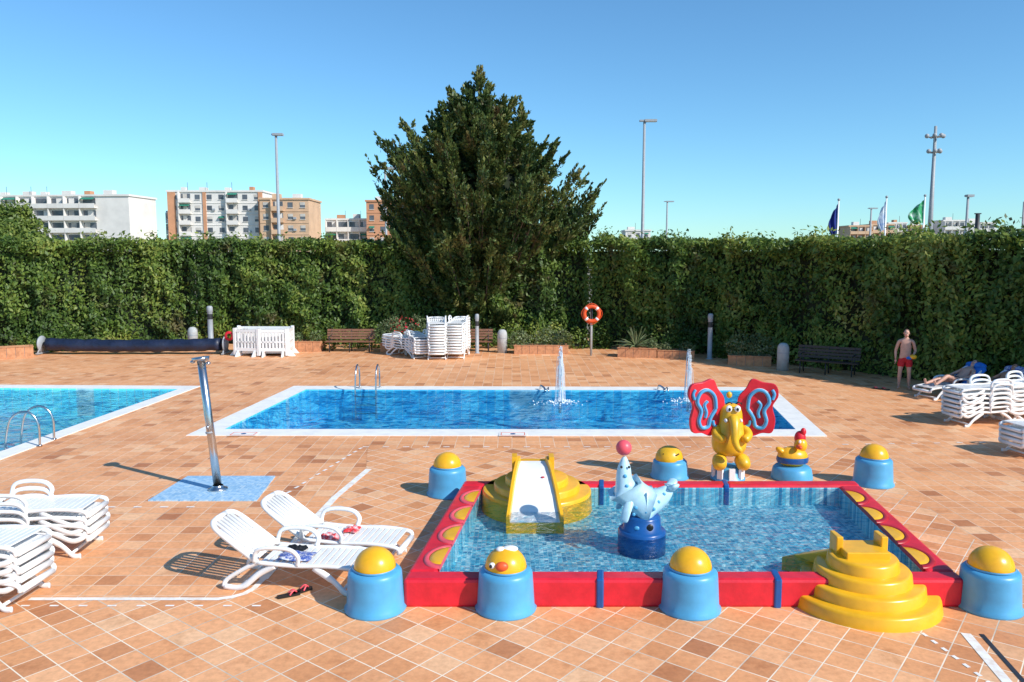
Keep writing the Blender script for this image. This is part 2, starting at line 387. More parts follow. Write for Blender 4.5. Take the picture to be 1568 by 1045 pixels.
def tier(b,c,r,z0,z1,mat,M=None):
    b.lathe([(r+.015,z0),(r+.01,z0+.03),(r-.005,z1-.03),(r-.02,z1-.006),(r-.045,z1),(0,z1)],c,mat,64,M)
b=B()
for r,z0,z1 in((.84,0,.15),(.68,.1,.28),(.53,.25,.41),(.39,.38,.54)): tier(b,(0,0,0),r,z0,z1,M_yel)
b.box((0,.05,.57),(.50,.42,.10),M_yel)
for sx in(-.26,.26):
    b.prism([(-.04,-.12),(.04,-.12),(.028,.12),(-.028,.12)],.46,.74,M_yel,Matrix.Translation((sx,.14,0)))
b.add([(-.25,.15,.54),(.02,.3,.54),(-.35,.95,.20),(-.66,.8,.20),(-.25,.15,.2),(.02,.3,.2),(-.35,.95,.02),(-.66,.8,.02)],[(0,1,2,3),(4,7,6,5),(0,3,7,4),(1,5,6,2),(3,2,6,7)],M_yelg)
b.done('yellow_step_platform',(4.07,8.92,0),bevel=.012)

b=B()
for r,z1 in((.86,.34),(.68,.44),(.50,.54)): tier(b,(.06,.0,0),r,.0,z1,M_yel)
prof=[(0,.74),(.25,.72),(.5,.64),(.7,.55),(.88,.45),(1.02,.35),(1.18,.25),(1.3,.18)]
vs=[];fs=[];n=len(prof)
for i,(d,zz) in enumerate(prof):
    t=d/1.3; w=.20+.17*t
    xs=[-w-.045,-w+.0,-w+.01,w-.01,w,w+.045]; zs=[.08,.08,0,0,.08,.08]
    for x,q in zip(xs,zs): vs.append((x,-d+.12,zz+q))
    for x in (-w-.045,w+.045): vs.append((x,-d+.12,0.015))
for i in range(n-1):
    a=i*8;c=a+8
    fs+= [(a+2,a+3,c+3,c+2)]
b.add(vs,fs,M_eyew,True)
fy=[]
for i in range(n-1):
    a=i*8;c=a+8
    fy+= [(a,a+1,c+1,c),(a+1,a+2,c+2,c+1),(a+3,a+4,c+4,c+3),(a+4,a+5,c+5,c+4),(a+6,a,c,c+6),(a+5,a+7,c+7,c+5)]
b.add(vs,fy,M_yel)
e0=(n-1)*8
b.add(vs,[(e0,e0+1,e0+2,e0+3,e0+4,e0+5,e0+7,e0+6)],M_yel)
b.box((0,.16,.58),(.50,.28,.30),M_yel)
b.sphere((.14,-.42,.632),(.03,.03,.008),M_red)
for sx in(-.29,.29): b.box((sx,.05,.68),(.08,.26,.34),M_yel)
b.done('yellow_slide',(.33,12.25,0),bevel=.01)

# ---------------------------------------------------------------- skin helper
def skin(name,verts,edges,radii,mat,parent=None,sub=2,loc=(0,0,0),rz=0,root=0):
    me=bpy.data.meshes.new(name); me.from_pydata([tuple(v) for v in verts],edges,[])
    o=bpy.data.objects.new(name,me); sc.collection.objects.link(o); me.materials.append(mat)
    md=o.modifiers.new('Skin','SKIN'); md.use_smooth_shade=True
    bm=bmesh.new(); bm.from_mesh(me); lay=bm.verts.layers.skin.verify(); bm.verts.ensure_lookup_table()
    for i,v in enumerate(bm.verts):
        r=radii[i]; r=r if hasattr(r,'__len__') else (r,r); v[lay].radius=r; v[lay].use_root=(i==root)
    bm.to_mesh(me); bm.free()
    s2=o.modifiers.new('Sub','SUBSURF'); s2.levels=sub; s2.render_levels=sub
    o.location=loc; o.rotation_euler=(0,0,rz)
    if parent: o.parent=parent
    return o

# seal
sl=empty('seal_statue',(1.75,10.4,0))
def sp(px_,z): return (px_-1.75,0,z)
sv=[sp(1.50,1.33),sp(1.50,1.25),sp(1.50,1.16),sp(1.49,1.02),sp(1.53,.86),sp(1.62,.71),sp(1.78,.66),sp(1.95,.73),sp(2.06,.82),sp(2.13,.90)]
sr=[.03,.062,.105,.115,.17,.23,.225,.165,.11,.07]
skin('body',sv,[(i,i+1) for i in range(9)],sr,M_seal,sl,2,root=5)
skin('tail_flukes',[sp(2.09,.85),(2.20-1.75,-.12,.97),(2.20-1.75,.12,.99)],[(0,1),(0,2)],[(.07,.06),(.08,.03),(.08,.03)],M_seal,sl)
skin('flippers',[(1.58-1.75,-.12,.80),(1.50-1.75,-.25,.64),(1.46-1.75,-.28,.50)],[(0,1),(1,2)],[.07,(.07,.03),(.06,.02)],M_seal,sl)
skin('flipper_back',[(1.58-1.75,.12,.80),(1.50-1.75,.25,.64),(1.46-1.75,.28,.50)],[(0,1),(1,2)],[.07,(.07,.03),(.06,.02)],M_seal,sl)
b=B()
b.lathe([(0,.015),(.32,.015),(.32,.31),(.30,.33),(.255,.335),(.245,.50),(.22,.53),(0,.54)],(0,0,0),M_navy,36)
b.sphere((.06,-.235,.42),(.055,.02,.05),M_blk); b.sphere((-.10,-.225,.41),(.04,.02,.03),M_blue)
b.sphere((-.26,0,1.44),.105,M_pink)
for (x,y,z_) in((-.30,-.09,1.2),(-.2,-.095,1.2)): b.sphere((x,y,z_),(.016,.01,.02),M_blk)
for x,z_,rr in((-.19,.82,.165),(-.12,.68,.215),(.02,.62,.22),(.12,.66,.20),(-.05,.76,.20),(.19,.74,.15),(-.23,.95,.135),(-.25,1.08,.11),(.05,.52,.19),(.27,.83,.105),(-.14,.58,.18),(.08,.78,.17)):
    b.sphere((x,-rr+.008,z_),(.026,.014,.026),M_blue,seg=10,rings=6)
b.done('base_ball_and_spots',parent=sl)

# elephant
el=empty('elephant_statue',(3.86,13.9,0))
skin('body',[(0,0,.42),(0,0,.62),(0,-.02,.85),(0,-.03,1.05),(0,-.04,1.25),(-.02,-.05,1.4)],[(i,i+1) for i in range(5)],[.26,.34,.33,.22,.235,.15],M_yelg,el,2)
skin('trunk',[(0,-.2,1.2),(0,-.34,1.1),(-.02,-.42,.95),(-.02,-.44,.80),(.02,-.46,.68),(.10,-.49,.62)],[(i,i+1) for i in range(5)],[.12,.09,.08,.07,.06,.055],M_yelg,el,2)
for sx in(-1,1):
    skin('arm',[(sx*.22,-.05,.98),(sx*.3,-.2,.85),(sx*.16,-.35,.78)],[(0,1),(1,2)],[.09,.085,.08],M_yelg,el,2)
    skin('leg',[(sx*.16,-.05,.45),(sx*.22,-.2,.36),(sx*.2,-.30,.26)],[(0,1),(1,2)],[.15,.14,.12],M_yelg,el,2)
b=B()
b.lathe([(0,0),(.30,0),(.30,.05),(.24,.09),(.22,.25),(0,.26)],(0,0,0),M_blue,32)
for k in range(8):
    a=2*math.pi*k/8; b.box((.262*math.cos(a),.262*math.sin(a),.15),(.05,.10,.22),M_eyew,rz=a)
for sx in(-1,1):
    b.sphere((sx*.075-.01,-.255,1.33),(.055,.03,.06),M_eyew); b.sphere((sx*.07-.01,-.283,1.325),(.022,.012,.03),M_blk)
    b.tube(smoothpath([(sx*.03-.01,-.27,1.42),(sx*.08,-.27,1.45),(sx*.14,-.24,1.41)],3),.012,M_blk,6)
    b.sphere((sx*.13,-.24,1.12),(.03,.06,.035),M_eyew)
b.sphere((-.03,-.04,1.54),(.05,.05,.06),M_yelg)
b.done('base_and_eyes',parent=el)
b=B()
for sx in(-1,1):
    out=[(.12,1.28),(.14,1.50),(.26,1.66),(.36,1.83),(.55,1.78),(.76,1.74),(.81,1.55),(.72,1.36),(.77,1.12),(.72,.90),(.55,.88),(.38,.82),(.27,.95),(.2,1.1)]
    P=[(p.x,p.y) for p in smoothpath([(a,c,0) for a,c in out+[out[0]]],5)[:-1]]
    T=Matrix.Rotation(sx*R(-14),4,'Z')@Matrix(((sx,0,0,0),(0,0,1,.0),(0,1,0,0),(0,0,0,1)))
    b.prism(P,-.04,.04,M_red,T)
    def rib(path,w,mt,off):
        b.tube(smoothpath([(x,z_,off) for x,z_ in path],5),w,mt,6,T)
    p1=[(.30,1.30),(.33,1.52),(.46,1.64),(.60,1.60),(.66,1.44),(.58,1.28),(.62,1.10),(.56,.98),(.44,1.0),(.40,1.15),(.30,1.30)]
    rib(p1,.038,M_eyew,-.032); rib(p1,.034,M_blue,-.060)
    p2=[(.46,1.45),(.52,1.38),(.48,1.25),(.50,1.15)]
    rib(p2,.032,M_eyew,-.032); rib(p2,.028,M_blue,-.058)
    rib([(.27,.98),(.33,1.02),(.35,1.10)],.03,M_blue,-.05); rib([(.70,1.66),(.74,1.58),(.71,1.48)],.03,M_blue,-.05)
b.done('ears',parent=el,bevel=.02)

# duck
dk=empty('duck_statue',(5.02,13.95,0))
b=B()
b.lathe([(0,0),(.36,0),(.36,.05),(.33,.20),(.29,.24),(0,.25)],(0,0,0),M_blue,40)
b.sphere((0,0,.40),(.27,.20,.19),M_yel)
b.sphere((-.20,.0,.50),(.12,.08,.06),M_yel,rot=Matrix.Rotation(R(35),4,'Y'))
b.lathe([(.272,-.05),(.285,0),(.272,.05)],(0,0,.36),M_navy,32,Matrix.Diagonal((1,.76,1,1)))
b.sphere((.13,-.02,.62),(.115,.11,.13),M_yel)
b.sphere((.05,-.17,.62),(.05,.09,.04),M_orange)
b.sphere((.13,.02,.74),(.10,.09,.13),M_red); b.sphere((.17,-.02,.86),(.05,.05,.07),M_red)
b.sphere((.08,-.12,.70),(.025,.015,.03),M_eyew)
b.done('duck_body',parent=dk)

# ---------------------------------------------------------------- shower
b=B()
b.add([(-5.93,12.62,.02),(-4.16,12.62,.02),(-4.28,14.05,.02),(-5.86,14.05,.02),(-5.93,12.62,.0),(-4.16,12.62,.0),(-4.28,14.05,.0),(-5.86,14.05,.0)],[(0,1,2,3),(0,4,5,1),(1,5,6,2),(2,6,7,3),(3,7,4,0)],M_mosaic_l,False,Matrix.Translation((5,-13.2,0)))
b.lathe([(0,.02),(.16,.02),(.16,.045),(.10,.06),(.085,.10)],(0,0,0),M_steel,28)
b.tube([(0,0,.05),(-.10,0,1.15),(-.20,0,2.26)],[.068,.066,.066],M_steel,24)
b.tube([(-.20,0,2.24),(-.205,0,2.29)],[.13,.145],M_steel,24)
b.tube([(-.34,-.0,2.25),(-.07,-.0,2.25)],.02,M_steel,10); b.sphere((-.34,0,2.21),(.04,.04,.03),M_steel); b.sphere((-.05,-.08,2.2),(.04,.04,.03),M_steel)
b.tube([(-.1,-.07,1.12),(-.1,-.11,1.12)],.022,M_steel,10)
b.tube([(-.095,0,1.0),(-.1,0,1.03)],.074,M_grey,20)
b.done('outdoor_shower',(-5.0,13.2,0.004))

# ---------------------------------------------------------------- sun loungers
def lounger(b,T,ang=38,arms=True,legs=True,mat=M_white):
    W=.31; hx=-.28
    for s in(-1,1):
        b.tube(smoothpath([(.98,s*W*.93,.22),(.95,s*W,.30),(.6,s*W,.335),(.2,s*W,.32),(hx,s*W,.34)],5),.034,mat,8,T,flat=.8)
    b.tube([(.985,-W*.9,.235),(.985,W*.9,.235)],.04,mat,8,T)
    for k in range(15):
        x=.90-k*.08; zz=.335-.012*math.sin(k/14*3.1)
        b.box((x,0,zz),(.058,2*W-.04,.018),mat,T)
    ca,sa=math.cos(R(ang)),math.sin(R(ang)); Lb=.74
    def bp(t,y,off=0): return (hx-t*ca-off*sa, y, .345+t*sa)
    for s in(-1,1):
        b.tube(smoothpath([bp(0,s*W),bp(.35,s*W),bp(.62,s*W*.95),bp(.72,s*W*.72),bp(Lb,s*W*.35)],5),.034,mat,8,T)
    b.tube([bp(Lb,-W*.37),bp(Lb,W*.37)],.036,mat,8,T)
    for k in range(8):
        y=-W+.055+k*(2*W-.11)/7
        e=.70 if 0<k<7 else .6
        b.tube([bp(.02,y),bp(e,y)],.021,mat,6,T,flat=1.25)
    b.tube([bp(.36,-W),bp(.36,W)],.02,mat,6,T)
    if legs:
        for s in(-1,1):
            b.tube(smoothpath([(.42,s*W,.31),(.66,s*(W+.01),.16),(.80,s*(W+.02),.03),(.90,s*(W+.02),.025)],5),[.045]*5+[.036]*11,mat,8,T,flat=.6)
            b.tube(smoothpath([(hx+.22,s*W,.31),(hx+.02,s*W,.20),(hx-.20,s*(W+.01),.03),(hx-.42,s*(W+.01),.03)],5),.036,mat,8,T,flat=.7)
            b.tube(smoothpath([(hx-.42,s*(W+.01),.03),(hx-.38,s*W,.12),(hx-.12,s*W,.28),(hx,s*W,.33)],5),.03,mat,8,T,flat=.7)
        b.tube([(hx-.2,-W,.04),(hx-.2,W,.04)],.02,mat,6,T); b.tube([(.78,-W,.06),(.78,W,.06)],.02,mat,6,T)
    if arms:
        for s in(-1,1):
            b.tube(smoothpath([(hx-.02,s*(W+.02),.36),(hx+.02,s*(W+.04),.50),(hx+.18,s*(W+.05),.545),(hx+.42,s*(W+.04),.53),(hx+.52,s*(W+.03),.44),(hx+.50,s*(W+.01),.34)],5),.026,mat,8,T,flat=1.3)
def cloth(b,c,rx,ry,mat,seed):
    r=random.Random(seed); n=10; vs=[];fs=[]
    ph=[r.uniform(0,6) for _ in range(4)]
    for j in range(n+1):
        for i in range(n+1):
            u=i/n*2-1;v=j/n*2-1; ed=1+.18*math.sin(5*u+ph[0])*math.cos(4*v+ph[1])
            h=.035+.03*math.sin(6*u+ph[2]+2*v)*math.cos(5*v+ph[3])
            h*=max(0,1-max(abs(u),abs(v))**3)
            vs.append((c[0]+u*rx*ed,c[1]+v*ry*ed,c[2]+.004+h))
    for j in range(n):
        for i in range(n): a=j*(n+1)+i; fs.append((a,a+1,a+n+2,a+n+1))
    b.add(vs,fs,mat,True)
b=B(); lounger(b,None,36)
cloth(b,(.12,-.10,.350),.20,.14,M_btow,1); cloth(b,(.02,.12,.352),.13,.10,M_blk,5)
b.done('sun_lounger',(-2.72,9.42,.012),R(-7))
b=B(); lounger(b,None,36)
cloth(b,(.05,-.2,.350),.15,.09,M_towelr,3); cloth(b,(.22,.1,.352),.10,.10,M_towelr,4)
b.done('sun_lounger',(-2.36,10.18,.012),R(-9))
def stack(n,loc,rz,dz=.105,ang=2,arms=True):
    b=B()
    for k in range(n):
        T=Matrix.Translation((random.uniform(-.02,.02),random.uniform(-.012,.012),k*dz))@Matrix.Rotation(random.uniform(-.015,.015),4,'Z')
        lounger(b,T,ang,arms=arms,legs=(k==0))
        if k>0:
            for s in(-1,1):
                b.tube(smoothpath([(.40,s*.32,.30),(.62,s*.335,.2),(.8,s*.34,.13),(.93,s*.33,.17),(.96,s*.3,.24)],4),.034,M_white,8,T,flat=.5)
                b.tube(smoothpath([(-.2,s*.32,.30),(-.4,s*.33,.18),(-.65,s*.33,.16),(-.75,s*.32,.3)],4),.034,M_white,8,T,flat=.5)
    return b.done('stacked_sun_loungers',loc,rz)
stack(4,(-6.62,10.45,.005),R(4)); stack(5,(-6.50,8.95,.013),R(-4))
stack(6,(11.35,18.7,.005),R(190),.11); stack(4,(10.95,15.75,.005),R(188),.10)
stack(6,(12.6,19.3,.005),R(200),.11)
stack(11,(-2.95,31.0,.005),R(-84),.105,ang=6); stack(11,(-2.10,31.2,.005),R(-96),.105,ang=6)
stack(6,(-3.75,31.2,.005),R(-70),.10); stack(5,(-4.3,31.5,.005),R(-40),.10)

b=B()
def flip(x,y,a):
    T=Matrix.Translation((x,y,0))@Matrix.Rotation(a,4,'Z')
    b.prism([(-.13,-.035),(-.05,-.04),(.05,-.045),(.12,-.04),(.14,0),(.12,.04),(.03,.04),(-.05,.035),(-.13,.03),(-.145,0)],.0,.022,M_blk,T)
    b.tube(smoothpath([(-.0,-.042,.02),(.05,-.02,.06),(.09,0,.03),(.05,.02,.06),(0,.04,.02)],4),.010,M_pink,6,T)
flip(0,0,.5); flip(.12,.12,.8)
b.done('flip_flops',(-2.62,8.98,.014))

# ---------------------------------------------------------------- benches, planters, bollards, posts
def bench(loc,rz,wood,w=2.0):
    b=B()
    for k in range(4): b.box((0,-.18+k*.115,.43),(w,.09,.035),wood)
    for k in range(4): b.box((0,.24+k*.025,.54+k*.11),(w,.03,.085),wood,rx=R(-12))
    for s in(-1,0,1):
        x=s*(w/2-.18)
        if s==0 and w<1.5: continue
        b.tube([(x,-.22,0),(x,-.18,.41),(x,.2,.41)],.022,M_dark,6); b.tube([(x,.32,0),(x,.22,.42),(x,.33,.92)],.022,M_dark,6)
        if s: b.tube(smoothpath([(x,-.18,.41),(x,-.2,.62),(x,.0,.66),(x,.27,.66)],4),.02,M_dark,6)
    b.done('park_bench',loc,rz)
bench((-6.68,32.7,.005),0,M_wood); bench((-1.5,32.7,.005),0,M_wood,1.4); bench((10.55,26.45,.005),R(-33),M_woodd,2.0)
def bollard(loc):
    b=B(); b.lathe([(0,0),(.20,0),(.20,.72),(.19,.82),(.15,.91),(.08,.955),(0,.96)],(0,0,0),M_conc,28)
    b.lathe([(.205,.60),(.21,.62),(.205,.64)],(0,0,0),M_grey,28); b.done('litter_bin_bollard',loc)
bollard((-13.5,33.5,.0)); bollard((-.4,32.4,.0)); bollard((9.4,27.4,.0))
def gpost(x,y,h,r=.075):
    b=B(); b.lathe([(0,0),(r*1.6,0),(r*1.6,.02),(r,.03),(r,h*.86),(r*1.12,h*.87),(r*1.12,h*.97),(r*.8,h),(0,h+.01)],(0,0,0),M_grey,20)
    b.lathe([(r*1.02,h*.70),(r*1.02,h*.82)],(0,0,0),M_dark,20); b.done('garden_light_post',(x,y,0))
gpost(-12.7,33.4,1.85,.11); gpost(-1.42,32.2,1.6); gpost(7.6,30.4,1.75,.09)

b=B()
b.tube([(0,0,0),(0,0,2.0)],.045,M_conc,10)
b.tube([(-.0,-.02,1.45),(0,-.05,2.06)],.03,M_dark,8)
seg=48; pts=[(.29*math.cos(2*math.pi*k/seg),-.12,1.68+.29*math.sin(2*math.pi*k/seg)) for k in range(seg+1)]
b.tube(pts,.075,M_orange,12,cap=False)
for k in range(4):
    a=R(45+90*k); q=[(.29*math.cos(a+d),-.12,1.68+.29*math.sin(a+d)) for d in(-.14,-.05,.05,.14)]
    b.tube(q,.079,M_eyew,12)
pts=[]
for k in range(65):
    a=2*math.pi*k/64; rr=.39+.02*math.cos(4*a); pts.append((rr*math.cos(a),-.12,1.68+rr*math.sin(a)))
b.tube(pts,.012,M_orange,6,cap=False)
b.done('lifebuoy_post',(3.14,31.4,0))

b=B()
n=40; pts=[(-18.75+7.0*k/n,31.9+.05*math.sin(k*.7),.40-.06*math.sin(k/n*math.pi)+.012*math.sin(k*1.9)) for k in range(n+1)]
b.tube(pts,[.25+.012*math.sin(k*1.3) for k in range(n+1)],M_cover,20)
for x in(-18.95,-11.55):
    b.lathe([(0,-.02),(.33,-.02),(.33,.02),(0,.02)],(0,0,0),M_grey,24,Matrix.Translation((x,31.9,.42))@Matrix.Rotation(R(90),4,'Y'))
    b.box((x,31.9,.06),(.08,.8,.05),M_grey); b.tube([(x,31.55,.06),(x,31.9,.42),(x,32.25,.06)],.03,M_grey,8)
b.lathe([(.1,-.03),(.19,-.03),(.19,.03),(.1,.03)],(0,0,0),M_red,20,Matrix.Translation((-11.35,31.8,.75))@Matrix.Rotation(R(90),4,'X'))
b.done('pool_cover_roller')

b=B()
def panel(a,c):
    a=Vector(a);c=Vector(c);d=c-a;Ln=d.length;rz=math.atan2(d.y,d.x)
    T=Matrix.Translation((a.x,a.y,0))@Matrix.Rotation(rz,4,'Z')
    b.box((Ln/2,0,1.02),(Ln,.07,.10),M_white,T); b.box((Ln/2,0,.28),(Ln,.07,.12),M_white,T); b.box((Ln/2,0,.58),(Ln,.05,.06),M_white,T)
    n=int(Ln/.13)
    for k in range(n+1):
        b.box((k*Ln/n,0,.62),(.065,.05,.76),M_white,T)
    for x in(0,Ln): b.box((x,0,.58),(.10,.10,1.06),M_white,T)
    for x in(.15,Ln-.15): b.prism([(-.25,0),(.25,0),(.06,.24),(-.06,.24)],-.03,.03,M_white,T@Matrix.Translation((x,0,0))@Matrix.Rotation(R(90),4,'Z')@Matrix.Rotation(R(90),4,'X'))
panel((-10.95,31.3),(-9.95,31.05)); panel((-9.9,31.05),(-8.85,31.1)); panel((-8.8,31.15),(-8.95,32.4)); panel((-10.98,31.4),(-11.2,32.5)); panel((-11.2,32.55),(-9.0,32.5))
b.box((-9.9,31.8,.55),(1.6,.9,.9),M_white)
b.done('white_plastic_barrier')

# ---------------------------------------------------------------- foliage
def leaves(name,C,D,Nn,ln,wd,mat,parent=None):
    n=len(C); D=D/np.linalg.norm(D,axis=1,keepdims=True)
    W=np.cross(D,Nn); W/= (np.linalg.norm(W,axis=1,keepdims=True)+1e-9)
    l=ln[:,None]/2; w=wd[:,None]/2
    V=np.empty((n,4,3)); V[:,0]=C-D*l; V[:,1]=C+W*w; V[:,2]=C+D*l; V[:,3]=C-W*w
    V=V.reshape(-1,3).astype(np.float32)
    me=bpy.data.meshes.new(name); me.vertices.add(4*n); me.vertices.foreach_set('co',V.ravel())
    me.loops.add(4*n); me.loops.foreach_set('vertex_index',np.arange(4*n,dtype=np.int32))
    me.polygons.add(n); me.polygons.foreach_set('loop_start',np.arange(0,4*n,4,dtype=np.int32)); me.polygons.foreach_set('loop_total',np.full(n,4,dtype=np.int32))
    me.materials.append(mat); me.update(calc_edges=True)
    o=bpy.data.objects.new(name,me); sc.collection.objects.link(o)
    if parent: o.parent=parent
    return o
def lump(u,v,seed=0):
    r=np.random.default_rng(seed); s=np.zeros_like(u)
    for f,a in((.5,.35),(1.3,.32),(2.7,.26),(5.5,.18)):
        for _ in range(3):
            k=r.normal(size=2); k/=np.linalg.norm(k); s+=a*np.sin(f*(k[0]*u+k[1]*v)*2+r.uniform(0,6.28))/1.7
    return s
hedge_path=[(-34,30.5),(-21,32.9),(-14.1,35.2),(-5.4,35.4),(3.3,34.9),(8.4,31.6),(11.6,26.6),(14.9,22.0),(18.3,16.5),(22,9)]
def hedge(name,path,H,dens,seed):
    e=empty(name); Cs=[];Ns=[]; core=B(); s0=0
    r=np.random.default_rng(seed)
    for i in range(len(path)-1):
        a=np.array(path[i]);c=np.array(path[i+1]);d=c-a;Ln=np.linalg.norm(d);d/=Ln;nrm=np.array([d[1],-d[0]])
        dn=dens*(.5 if i in(0,len(path)-2) else 1)
        n=int(Ln*H*dn)
        u=r.uniform(0,Ln,n);z_=r.uniform(0.0,1,n)**.98*H
        lm=lump((u+s0)*1.15,z_*.75,seed)
        keep=r.uniform(size=n)<np.clip(.70+.6*lm,.34,1)
        u,z_,lm=u[keep],z_[keep],lm[keep]; n=len(u)
        off=.42*lm+r.uniform(-.28,.14,n)+.16*np.sin(z_/H*3.1)-.12*(1-z_/H)
        off=np.maximum(off,-.40)
        P=np.stack([a[0]+d[0]*u+nrm[0]*off,a[1]+d[1]*u+nrm[1]*off,z_+0*u+.03],1)
        Nb=np.tile(np.array([nrm[0],nrm[1],.55]),(n,1))+r.normal(size=(n,3))*.6
        Cs.append(P);Ns.append(Nb)
        m=int(Ln*dn*1.7); u=r.uniform(0,Ln,m); v=r.uniform(-.3,1.6,m)
        lt=lump((u+s0)*.8,v*.5+9,seed+1)
        sh=lump((u+s0)*2.5,v*0,seed+3)
        hh=H-.03+.22*lt+r.uniform(-.35,.12,m)+np.where((r.uniform(size=m)<.25)&(sh>.05),r.uniform(0,.4,m),0)-np.where(v<0,.15,0)
        P=np.stack([a[0]+d[0]*u-nrm[0]*v,a[1]+d[1]*u-nrm[1]*v,hh],1)
        Cs.append(P);Ns.append(np.tile(np.array([0,-.3,1.]),(m,1))+r.normal(size=(m,3))*.7)
        m=int(Ln*H*dn*.2); u=r.uniform(0,Ln,m); z_=r.uniform(0,H,m)
        P=np.stack([a[0]+d[0]*u-nrm[0]*1.7,a[1]+d[1]*u-nrm[1]*1.7,z_],1); Cs.append(P); Ns.append(np.tile(np.array([-nrm[0],-nrm[1],.3]),(m,1))+r.normal(size=(m,3))*.6)
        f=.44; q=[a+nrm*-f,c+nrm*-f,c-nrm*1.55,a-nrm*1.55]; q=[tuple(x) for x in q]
        core.prism(q,0,H-.42,M_hedged); s0+=Ln  # solid block, coloured dark as the shade behind the leaves
    C=np.concatenate(Cs);Nn=np.concatenate(Ns);D=np.random.default_rng(1).normal(size=C.shape)*.8+np.array([0,0,.9])
    D-=Nn*(np.sum(D*Nn,1)/np.sum(Nn*Nn,1))[:,None]
    n=len(C); sz=r.uniform(.07,.17,n)
    leaves('leaves',C,D,Nn,sz*1.5,sz*.7,M_hedge,e); core.done('hedge_shade_core',parent=e)
hedge('clipped_hedge',hedge_path,4.55,470,5)

def blob_leaves(name,ells,dens,mat,size,parent=None,seed=1):
    r=np.random.default_rng(seed); Cs=[];Ns=[]
    for (c,rad) in ells:
        n=int(dens*(rad[0]*rad[1]+rad[0]*rad[2]+rad[1]*rad[2])*4.2)
        d=r.normal(size=(n,3)); d/=np.linalg.norm(d,axis=1,keepdims=True)
        rr=r.uniform(.72,1.08,n)[:,None]*(1+.15*np.sin(d[:,0:1]*7+c[0])+.12*np.sin(d[:,2:3]*9))
        P=np.array(c)+d*np.array(rad)*rr; P[:,2]=np.maximum(P[:,2],.02)
        Cs.append(P);Ns.append(d+r.normal(size=(n,3))*.5)
    C=np.concatenate(Cs);Nn=np.concatenate(Ns);D=r.normal(size=C.shape); n=len(C); sz=r.uniform(.6,1.3,n)*size
    return leaves(name,C,D,Nn,sz*1.4,sz*.7,mat,parent)

